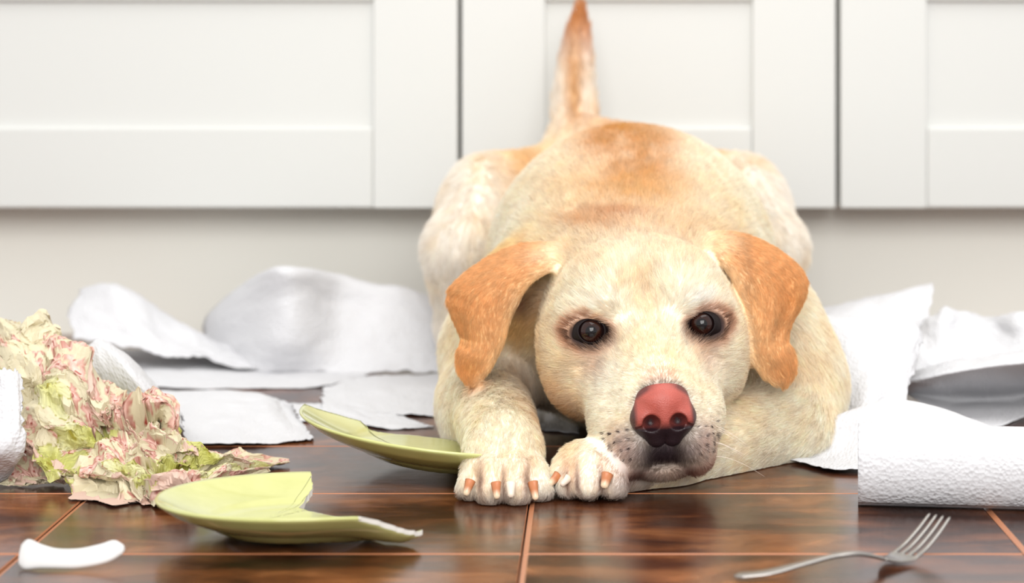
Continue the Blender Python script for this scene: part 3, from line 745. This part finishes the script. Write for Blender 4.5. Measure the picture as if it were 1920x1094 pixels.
towel('loose white end of the paper roll, humped up just behind the roll', [
    [(1436, 858), (1500, 870), (1560, 884), (1640, 884), (1740, 880), (1860, 876), (1960, 872)],
    [(1462, 851, 1.768), (1522, 846, 1.768), (1580, 838, 1.765), (1650, 830, 1.76), (1750, 832, 1.755), (1860, 848, 1.74), (1960, 855, 1.72)],
    [(1500, 846, 1.782), (1532, 806, 1.785), (1600, 770, 1.79), (1690, 752, 1.79), (1790, 777, 1.775), (1885, 813, 1.755), (1960, 838, 1.74)],
    [(1520, 836, 1.82), (1560, 812, 1.83), (1620, 790, 1.84), (1690, 780, 1.84), (1790, 790, 1.83), (1880, 816, 1.81), (1960, 826, 1.80)]], wr=.0028, seed=3, crisp=.0015, nu=60, nv=90)
towel('large white paper sheet standing beside the elbow at the right, behind the roll', [
    [(1478, 770, 1.97), (1545, 812, 1.90), (1610, 834), (1670, 826), (1700, 822)],
    [(1482, 745, 1.98), (1550, 742, 1.92), (1625, 738, 1.88), (1675, 742, 1.89), (1700, 745, 1.89)],
    [(1486, 655, 1.99), (1560, 650, 1.94), (1640, 650, 1.93), (1705, 660, 1.93), (1716, 690, 1.925)],
    [(1490, 602, 2.01), (1560, 596, 1.97), (1640, 596, 1.97), (1712, 606, 1.965), (1727, 642, 1.95)],
    [(1500, 620, 2.06), (1560, 612, 2.03), (1640, 612, 2.02), (1700, 620, 2.01), (1715, 650, 1.99)]], wr=.003, seed=11, crisp=.001, nu=60, nv=60)
towel('long folded white paper strip rising to a corner behind the standing sheet', [
    [(1505, 690, 2.12), (1570, 690, 2.12), (1650, 688, 2.12), (1740, 684, 2.12)],
    [(1505, 618, 2.14), (1570, 612, 2.14), (1650, 606, 2.14), (1742, 606, 2.14)],
    [(1508, 588, 2.19), (1570, 576, 2.19), (1650, 556, 2.19), (1750, 538, 2.19)],
    [(1508, 582, 2.28), (1570, 572, 2.28), (1650, 558, 2.28), (1740, 545, 2.28)]], wr=.003, seed=17, nu=40, nv=60)
towel('curled white sheet at the right edge with a shaded hollow underneath', [
    [(1716, 752, 1.99), (1790, 790), (1868, 800), (1930, 778), (1990, 745, 1.97)],
    [(1700, 738, 2.02), (1790, 750, 2.05), (1860, 750, 2.06), (1930, 738, 2.05), (1990, 715, 2.02)],
    [(1694, 728, 1.97), (1770, 712, 1.96), (1850, 700, 1.955), (1920, 692, 1.95), (1990, 686, 1.95)],
    [(1702, 712, 1.955), (1770, 698, 1.95), (1850, 684, 1.945), (1920, 676, 1.94), (1990, 670, 1.94)],
    [(1712, 695, 1.98), (1775, 680, 1.98), (1850, 668, 1.98), (1920, 660, 1.98), (1990, 655, 1.98)]], wr=.002, seed=23, nu=60, nv=60)
towel('white paper sheet bunched up against the plinth at the far right', [
    [(1700, 700, 2.05), (1770, 700, 2.05), (1850, 690, 2.05), (1925, 680, 2.05), (1990, 680, 2.05)],
    [(1715, 640, 2.10), (1770, 640, 2.08), (1850, 640, 2.10), (1925, 635, 2.07), (1990, 630, 2.1)],
    [(1738, 600, 2.15), (1775, 585, 2.12), (1840, 600, 2.16), (1905, 590, 2.10), (1990, 582, 2.12)],
    [(1740, 610, 2.25), (1775, 600, 2.25), (1840, 610, 2.25), (1905, 600, 2.22), (1990, 596, 2.22)]], wr=.006, seed=29, crisp=.003, nu=46, nv=50)
# the left of the picture
towel('biggest sheet of crumpled white paper, standing up against the plinth left of the dog', [
    [(430, 694), (520, 698), (640, 698), (760, 698), (850, 700)],
    [(395, 655, 2.38), (522, 640, 2.23), (640, 640, 2.27), (760, 645, 2.28), (858, 655, 2.28)],
    [(384, 605, 2.44), (522, 560, 2.235), (640, 570, 2.30), (760, 585, 2.31), (862, 610, 2.31)],
    [(430, 556, 2.46), (522, 502, 2.24), (640, 520, 2.32), (750, 540, 2.34), (850, 575, 2.34)],
    [(470, 560, 2.50), (530, 520, 2.40), (640, 532, 2.42), (750, 550, 2.43), (850, 585, 2.43)]], wr=.004, seed=31, crisp=.002, nu=60, nv=80, group=None)
towel('crumpled white paper strip sloping down from a peak at the back left', [
    [(140, 640, 2.28), (200, 648, 2.27), (262, 658, 2.255), (330, 672, 2.25), (375, 668, 2.25), (420, 682, 2.25), (480, 690, 2.25)],
    [(132, 590, 2.33), (200, 590, 2.30), (260, 612, 2.29), (320, 636, 2.29), (370, 648, 2.28), (420, 665, 2.28), (480, 682, 2.28)],
    [(150, 548, 2.37), (210, 530, 2.34), (262, 560, 2.34), (320, 595, 2.34), (370, 622, 2.33), (420, 645, 2.33), (480, 672, 2.33)],
    [(160, 560, 2.42), (215, 548, 2.42), (265, 580, 2.42), (320, 612, 2.42), (370, 640, 2.40), (420, 655, 2.40), (480, 668, 2.40)]], wr=.005, seed=37, crisp=.003, nu=46, nv=80)
towel('flat white paper sheet under the sloping strip, furthest back on the floor at left', [
    [(210, 716), (330, 727), (450, 728), (560, 727), (622, 724)], [(200, 690), (330, 690, 2.27), (450, 692), (560, 694), (700, 698)], [(190, 655), (330, 658), (450, 660), (560, 664), (720, 672)]], wr=.0025, seed=41, nu=40, nv=80)
towel('flat white paper sheet with a raised fold, between the floral wrapping and the plates', [
    [(330, 836), (430, 836), (500, 834), (560, 828), (588, 826)],
    [(315, 795), (420, 795, 1.925), (505, 790, 1.92), (555, 797), (572, 800)],
    [(300, 765), (410, 762, 2.01), (500, 757, 2.00), (535, 772, 2.02), (552, 775)],
    [(300, 733), (400, 733, 2.10), (490, 738, 2.06), (525, 752, 2.05), (545, 757)]], wr=.003, seed=43, crisp=.001, nu=56, nv=80)
towel('flat white paper sheet just left of the front paw, behind the far plate piece', [
    [(603, 768), (680, 776), (760, 778), (842, 780)], [(604, 742), (680, 740), (760, 742), (842, 745)], [(612, 712), (680, 706), (760, 703), (850, 702)]], wr=.0025, seed=47, nu=40, nv=60)
towel('narrow torn white paper strip along the rear rim of the far plate piece', [
    [(560, 790), (640, 793), (730, 804), (815, 799)], [(556, 775), (640, 777), (720, 790), (790, 794)], [(545, 757), (620, 757), (690, 768), (760, 783)]], wr=.002, seed=53, nu=30, nv=60)
towel('small white paper scrap seen between the left foreleg and the cheek', [
    [(965, 800), (1010, 806), (1085, 812)], [(970, 775, 1.985), (1020, 765, 1.99), (1085, 770, 1.99)], [(960, 752, 2.03), (1010, 745, 2.03), (1085, 750, 2.03)]], wr=.003, seed=59, nu=30, nv=30)
towel('curved white paper piece leaning behind the floral wrapping', [
    [(160, 790, 1.84), (200, 800, 1.84), (250, 812, 1.84), (300, 825, 1.83), (345, 832)],
    [(150, 700, 1.83), (200, 720, 1.81), (255, 745, 1.80), (300, 775, 1.80), (345, 808, 1.80)],
    [(146, 660, 1.85), (185, 648, 1.83), (235, 680, 1.81), (290, 735, 1.81), (340, 790, 1.81)],
    [(170, 655, 1.90), (205, 646, 1.88), (255, 682, 1.87), (305, 740, 1.86), (342, 780, 1.86)],
    [(190, 700, 1.93), (230, 700, 1.92), (275, 720, 1.91), (315, 760, 1.90), (342, 790, 1.89)]], wr=.0025, seed=61, nu=50, nv=60)
towel('white paper sheet with torn edge, in front of the floral wrapping', [
    [(-70, 912, 1.64), (-30, 912, 1.64), (-5, 906, 1.645), (18, 890, 1.65), (24, 872, 1.65)],
    [(-70, 850, 1.62), (-30, 850, 1.61), (0, 850, 1.605), (30, 848, 1.61), (47, 838, 1.62)],
    [(-70, 770, 1.64), (-30, 770, 1.63), (5, 765, 1.62), (30, 765, 1.625), (42, 770, 1.63)],
    [(-70, 690, 1.67), (-30, 690, 1.66), (0, 690, 1.65), (25, 695, 1.65), (38, 705, 1.655)]], wr=.003, seed=67, crisp=.001, nu=60, nv=40)

# floral wrapping paper, crumpled
def floral():
    ctrl = [[(-70, 905), (30, 904), (100, 908), (165, 916), (235, 936), (300, 950), (352, 940), (425, 905), (492, 884)],
            [(-70, 850, 1.71), (30, 852, 1.675), (100, 868, 1.66), (165, 880, 1.64), (235, 895, 1.61), (300, 908, 1.60), (360, 905, 1.605), (440, 890, 1.66), (505, 878, 1.705)],
            [(-70, 800, 1.73), (36, 800, 1.695), (110, 810, 1.68), (180, 830, 1.66), (245, 845, 1.64), (305, 862, 1.63), (375, 880, 1.64), (450, 877, 1.68), (518, 871, 1.715)],
            [(-70, 730, 1.75), (30, 720, 1.725), (100, 735, 1.71), (170, 775, 1.70), (235, 800, 1.67), (300, 815, 1.655), (365, 856, 1.66), (445, 870, 1.695), (530, 867, 1.72)],
            [(-70, 655, 1.78), (15, 640, 1.765), (92, 628, 1.76), (155, 706, 1.75), (222, 768, 1.72), (298, 780, 1.69), (352, 832, 1.69), (435, 864, 1.72), (541, 863, 1.73)],
            [(-70, 690, 1.90), (15, 680, 1.89), (92, 680, 1.87), (155, 740, 1.84), (222, 790, 1.80), (298, 815, 1.76), (352, 845, 1.75), (435, 868, 1.75), (538, 862, 1.745)]]
    Gd = np.array([[np.array(G(*c[:2], .0022)) if len(c) == 2 else P(*c) for c in row] for row in ctrl]); nu, nv = 210, 300
    g = cr_grid(Gd, nu, nv); U_, V_ = np.meshgrid(np.linspace(0, .27, nu), np.linspace(0, .29, nv), indexing='ij')
    r = np.random.default_rng(5); n = gnormal(g); t = np.zeros((nu, nv)); sx = np.zeros((nu, nv)); sy = np.zeros((nu, nv))
    wx = U_+.012*(fbm2(np.stack([U_, V_], -1).reshape(-1, 2), 14, 3, 2).reshape(nu, nv)); wy = V_+.012*(fbm2(np.stack([U_, V_], -1).reshape(-1, 2), 14, 8, 2).reshape(nu, nv))
    tri = lambda x: np.abs((x % 1)-.5)*2-.5
    # crumple: nearest-facet planes (a tilted plane per cell of a random mosaic), at three sizes
    for f, a in ((.046, .0150), (.022, .0085), (.010, .0028)):
        k = int(.29*.31/(f*f)); cu, cv = r.random(k)*.29-.01, r.random(k)*.31-.01; h = r.normal(0, 1, k)
        from mathutils import kdtree
        kd = kdtree.KDTree(k)
        for i in range(k): kd.insert((cu[i], cv[i], 0), i)
        kd.balance(); o = np.zeros(nu*nv); wf = np.stack([wx, wy], -1).reshape(-1, 2)
        for i, (x, y) in enumerate(wf):
            q = kd.find_n((x, y, 0), 3); d1, d2, d3 = q[0][2], q[1][2], q[2][2]
            s_ = 1/(d1+1e-4), 1/(d2+1e-4), 1/(d3+1e-4)      # piecewise interpolation gives creases where the neighbours change
            o[i] = (h[q[0][1]]*(d2+d3-d1)+h[q[1][1]]*(d1+d3-d2)+h[q[2][1]]*(d1+d2-d3))/(d1+d2+d3)
        t += a*o.reshape(nu, nv)
    edge = (np.minimum(1, np.minimum(np.arange(nv), nv-1-np.arange(nv))/30)[None, :]*.6+.4)*np.interp(V_, [0, .15, .22, .29], [1, 1, .7, .35])
    tu = np.gradient(g, axis=0); tu /= np.linalg.norm(tu, axis=-1, keepdims=True)+1e-9
    tv = np.gradient(g, axis=1); tv /= np.linalg.norm(tv, axis=-1, keepdims=True)+1e-9
    g = g+n*(t*edge)[..., None]+tu*(np.roll(t, 17, 1)*.9*edge)[..., None]+tv*(np.roll(t, 23, 0)*.6*edge)[..., None]
    thin = np.clip((V_-.36)/.1, 0, 1); g[..., 2] = np.maximum(g[..., 2], .0016+.001*np.abs(t)*100*0)
    m, UV = gridmesh('floral_wrapping_paper', g, M_floral, False)
    # printed flowers
    u, v = U_.ravel(), V_.ravel(); col = np.tile(lin(208, 198, 168), (len(u), 1))
    z1 = fbm2(np.stack([u, v], -1), 16, 21, 3)
    cell = .0112; gi, gj = np.floor(u/cell).astype(int), np.floor(v/cell).astype(int); best = np.full(len(u), 9.); ba = np.zeros(len(u)); bid = np.zeros(len(u))
    jt = r.random((128, 128, 3))
    for di in (-1, 0, 1):
        for dj in (-1, 0, 1):
            a_, b_ = gi+di, gj+dj; jj = jt[a_ % 128, b_ % 128]; du = u-(a_+.2+.6*jj[:, 0])*cell; dv = v-(b_+.2+.6*jj[:, 1])*cell
            d = np.hypot(du, dv); k = d < best; best[k] = d[k]; ba[k] = np.arctan2(dv, du)[k]+jj[k, 2]*6; bid[k] = jj[k, 2]
    rad = .0047*(1+.28*np.cos(ba*4)); petal = best < rad; zone = (z1 > -.03)
    rose = lin(196, 146, 128)*(1-bid[:, None])+lin(160, 82, 70)*bid[:, None]
    mk = petal & zone & (bid > .22); e = np.clip(best/rad, 0, 1)[:, None]
    col = np.where(mk[:, None], (rose*(e**1.5)+lin(240, 205, 192)*(1-e**1.5)), col)
    rd = (best < .0010) & zone; col[rd] = lin(150, 50, 40)
    nf_ = 30; fu, fv = r.random(nf_)*.27, r.random(nf_)*.29
    for i in range(nf_):
        du, dv = u-fu[i], v-fv[i]; d = np.hypot(du, dv); a = np.arctan2(dv, du)+r.random()*6; R_ = .014+.009*r.random(); lob = R_*np.sqrt(np.clip(.25+.75*np.abs(np.cos(a*2.5)), 0, 1))
        k = d < lob; s = (d/R_)[k, None]; c1, c2 = (lin(182, 182, 78), lin(206, 204, 136)) if i % 2 else (lin(198, 196, 112), lin(216, 212, 172))
        vein = (.88+.12*np.cos(a[k]*20))[:, None]; col[k] = (c1*(1-s)+c2*s)*vein
        k = np.abs(d-lob) < .0004; col[k] = lin(150, 144, 60); k = d < .0018; col[k] = lin(150, 140, 50)
    col *= (.92+.16*(fbm2(np.stack([u, v], -1), 60, 77, 2)+.5))[:, None]
    put_attr(m, 'coat', np.clip(col, 0, 1)); o = link('floral_wrapping_paper', m)
    s = o.modifiers.new('thickness', 'SOLIDIFY'); s.thickness = .0003; s.material_offset = 1; m.materials.append(M_back); m.flip_normals()
    return setp(o, 'crumpled floral wrapping paper with yellow-green and rose blossoms at the left', 'wrapping paper')
M_back = simple('paper_reverse', lin(206, 176, 160), .7).m
M_floral = mat_attr('printed_paper', 'coat', .5)
_b = M_floral.b; _g = M_floral.n['Attribute']
_geo = M_floral.add('ShaderNodeNewGeometry'); M_floral = M_floral.m
floral()

# plates
M_glaze = simple('green_glaze', lin(192, 194, 124), .14); M_glaze.b.inputs['Coat Weight'].default_value = .4
_n = M_glaze.noise(M_glaze.coord(), 30, 3); M_glaze.ln(M_glaze.ramp(_n, [(.3, lin(186, 188, 118)), (.7, lin(198, 199, 132))]), M_glaze.b.inputs['Base Color']); M_glaze = M_glaze.m
M_biscuit = simple('white_ceramic_body', lin(222, 219, 212), .6).m
def plate_piece(label, ctr, Rp, hgt, kern, bound, tilt, z0=.0045, group=None, dip=None):
    # bound: list of (x, y, on_rim); rim corners are joined along the circle
    pts = []; fr = []; r = np.random.default_rng(len(bound))
    nb = len(bound)
    for i in range(nb):
        x0, y0, r0 = bound[i]; x1, y1, r1 = bound[(i+1) % nb]; n = 14
        if r0 and r1:
            a0, a1 = math.atan2(y0-ctr[1], x0-ctr[0]), math.atan2(y1-ctr[1], x1-ctr[0])
            da = (a1-a0+math.pi) % (2*math.pi)-math.pi; n = 24
            for k in range(n): a = a0+da*k/n; pts.append((ctr[0]+Rp*math.cos(a), ctr[1]+Rp*math.sin(a))); fr.append(0)
        else:
            if r0: a0 = math.atan2(y0-ctr[1], x0-ctr[0]); x0, y0 = ctr[0]+Rp*math.cos(a0), ctr[1]+Rp*math.sin(a0)
            if r1: a1 = math.atan2(y1-ctr[1], x1-ctr[0]); x1, y1 = ctr[0]+Rp*math.cos(a1), ctr[1]+Rp*math.sin(a1)
            for k in range(n):
                s = k/n; j = 0 if k == 0 else .0007; pts.append((x0+(x1-x0)*s+r.normal(0, j)*.5, y0+(y1-y0)*s+r.normal(0, j)*.5)); fr.append(1)
    B = np.array(pts); N = len(B); K = np.array(kern); NR = 30; Vv = []
    def top(r_):
        s = np.clip((r_/Rp-.50)/.50, 0, 1); st = np.clip((r_/Rp-.60)/.06, 0, 1); st = st*st*(3-2*st)
        return z0+.0040+hgt*(s**1.55)*.93+.0016*st
    th = lambda r_: np.interp(r_/Rp, [0, .9, 1], [.0055, .0050, .0028])
    def foot(r_): s = (r_/Rp-.52)/.045; return .0022*np.exp(-s*s)
    rings = []
    for side in (0, 1):
        for i in range(NR+1):
            s = (i/NR)**.8; q = K+(B-K)*s; rr = np.hypot(q[:, 0]-ctr[0], q[:, 1]-ctr[1]); z = top(rr)
            if side: z = z-th(rr)-foot(rr)
            z = z+tilt[0]*(q[:, 0]-ctr[0])+tilt[1]*(q[:, 1]-ctr[1])
            if dip: z = z-dip[2]*np.exp(-((q[:, 0]-dip[0])**2+(q[:, 1]-dip[1])**2)/dip[3]**2)
            Vv.append(np.stack([q[:, 0], q[:, 1], z], 1))
    # rounded lip
    mid = (Vv[NR]+Vv[2*NR+1])/2; out = mid.copy(); d = mid[:, :2]-np.array(ctr); d /= np.linalg.norm(d, axis=1, keepdims=True); out[:, :2] += d*.0010*(1-np.array(fr))[:, None]
    Vv.append(out); Vv = np.concatenate(Vv); Vv[:, 2] -= min(0, Vv[:, 2].min()-.0008)
    Fq, mi = [], []
    idr = lambda row: row*N
    for i in range(NR):
        for k in range(N):
            j = (k+1) % N; Fq.append((idr(i)+k, idr(i+1)+k, idr(i+1)+j, idr(i)+j)); mi.append(0)
            o = NR+1; Fq.append((idr(o+i)+k, idr(o+i)+j, idr(o+i+1)+j, idr(o+i+1)+k)); mi.append(0)
    m0, m1, mm = idr(NR), idr(2*NR+1), idr(2*NR+2)
    for k in range(N):
        j = (k+1) % N; f = fr[k]
        Fq.append((m0+k, mm+k, mm+j, m0+j)); mi.append(f); Fq.append((mm+k, m1+k, m1+j, mm+j)); mi.append(f)
    m = mesh('plate_piece', Vv, np.array(Fq), [M_glaze, M_biscuit], True, mi)
    for p_ in m.polygons:
        if p_.material_index == 1: p_.use_smooth = False
    o = link('plate_piece', m); sh = m.validate(); return setp(o, label, 'broken plate', group)
plate_piece('broken piece of pale green plate nearest the camera, white fracture edge at its right end', (-.208, 1.484), .100, .0185, (-.235, 1.48),
    [(-.160, 1.405, 1), (-.26, 1.40, 1), (-.315, 1.49, 1), (-.275, 1.57, 1), (-.214, 1.60, 1), (-.209, 1.565, 0), (-.215, 1.535, 0), (-.207, 1.522, 0), (-.186, 1.500, 0), (-.168, 1.490, 0), (-.150, 1.468, 0), (-.117, 1.450, 0), (-.122, 1.434, 0)], (0, -.04), dip=(-.117, 1.444, .0185, .036))
plate_piece('broken piece of pale green plate reaching under the foreleg, tilted up', (-.120, 1.728), .120, .022, (-.15, 1.70),
    [(-.035, 1.64, 1), (-.12, 1.60, 1), (-.21, 1.64, 1), (-.238, 1.742, 1), (-.215, 1.762, 0), (-.196, 1.772, 0), (-.188, 1.762, 0), (-.155, 1.775, 0), (-.10, 1.775, 0), (-.055, 1.755, 0), (-.045, 1.70, 0)], (-.115, .0))

# fork
M_steel = simple('brushed_steel', lin(160, 156, 152), .24, Metallic=1.0).m
def sweep(name, pts, lat, wd, th, mat, parent, ns=60, K=16, power=2.6):
    c = spline(np.array(pts), ns); s = np.linspace(0, 1, ns); W = np.interp(s, np.linspace(0, 1, len(wd)), wd); T = np.interp(s, np.linspace(0, 1, len(th)), th)
    tg = np.gradient(c, axis=0); tg /= np.linalg.norm(tg, axis=1, keepdims=True); L = np.tile(np.asarray(lat, float), (ns, 1)); L -= (L*tg).sum(1)[:, None]*tg; L /= np.linalg.norm(L, axis=1, keepdims=True); U2 = np.cross(L, tg)
    Vv = []; 
    for i in range(ns):
        cap = math.sqrt(max(0, 1-max(0, 1-i/3)**2))*math.sqrt(max(0, 1-max(0, 1-(ns-1-i)/3)**2)); cap = max(cap, .05)
        for k in range(K):
            a = 2*math.pi*k/K; ca, sa = math.cos(a), math.sin(a); ca = math.copysign(abs(ca)**(2/power), ca); sa = math.copysign(abs(sa)**(2/power), sa)
            Vv.append(c[i]+L[i]*ca*W[i]*cap+U2[i]*sa*T[i]*cap)
    Vv = np.array(Vv); Vv[:, 2] = np.maximum(Vv[:, 2], .0003); Fc = []
    for i in range(ns-1):
        for k in range(K): j = (k+1) % K; Fc.append((i*K+k, i*K+j, (i+1)*K+j, (i+1)*K+k))
    Fc += [tuple(range(K))[::-1], tuple(range((ns-1)*K, ns*K))]
    return link(name, mesh(name, Vv, Fc, mat), parent)
fork = empty('fork', 'steel fork lying on the floor in front of the paper roll', 'fork')
hp = [G(1374, 1081, .003), G(1440, 1074, .005), G(1500, 1059, .009), G(1560, 1044, .0125), G(1605, 1039, .0135), G(1635, 1043, .0105), G(1658, 1049, .006), G(1680, 1050, .0035)]
tdir = v3(.030, .031, 0); tdir /= np.linalg.norm(tdir); lat = v3(.72, -.69, 0)
sweep('handle', hp[:7], v3(.42, -.9, 0), [.0062, .0060, .0045, .0034, .0029, .0027, .0036], [.0014, .0014, .0014, .0015, .0016, .0015, .0012], M_steel, fork)
b0, b1 = G(1652, 1048, .0065), G(1686, 1047, .0032)
sweep('head', [b0, b0*.5+b1*.5-v3(0, 0, .001), b1, b1+tdir*.007+v3(0, 0, .0010)], lat, [.0034, .0088, .0112, .0116], [.0011, .0011, .0010, .0009], M_steel, fork)
for i in range(4):
    s = (i-1.5)*.0060; e = b1+tdir*.004
    sweep('tine', [e+lat*s, e+lat*s+tdir*.014+v3(0, 0, .0045), e+lat*s*.96+tdir*.030+v3(0, 0, .0125), e+lat*s*.92+tdir*.044+v3(0, 0, .0215)], lat, [.0019, .0016, .0014, .0009], [.0010, .0010, .0010, .0007], M_steel, fork, 40, 12)
# white china shard
M_china = simple('white_china', lin(212, 211, 210), .22).m
def shard():
    xs = [36, 50, 75, 105, 145, 185, 212, 234]; yc = [1054, 1053, 1057, 1061, 1061, 1054, 1046, 1044]; hh = [16, 25, 20, 16.5, 16.5, 17.5, 17, 6]
    Vv, ns, K = [], 50, 16; X = spline(np.array([[a, b, c] for a, b, c in zip(xs, yc, hh)]), ns)
    for i, (x, y, h_) in enumerate(X):
        Yb = 1.388-.006*math.sin(i/ns*math.pi); c = P(x, y, Yb); hm = h_*Yb/F
        for k in range(K):
            a = 2*math.pi*k/K; e = .35 if i in (0, ns-1) else 1
            t_ = math.sin(a); Vv.append(c+v3(0, math.cos(a)*.0024*e+t_*hm*.55*e, t_*hm*e))
    Vv = np.array(Vv); Vv[:, 2] -= Vv[:, 2].min()-.0006; Fc = []
    for i in range(ns-1):
        for k in range(K): j = (k+1) % K; Fc.append((i*K+k, (i+1)*K+k, (i+1)*K+j, i*K+j))
    Fc += [tuple(range(K)), tuple(range((ns-1)*K, ns*K))[::-1]]
    setp(link('china_shard', mesh('china_shard', Vv, Fc, M_china)), 'small curved white china shard at the bottom left of the floor', 'shard')
shard()
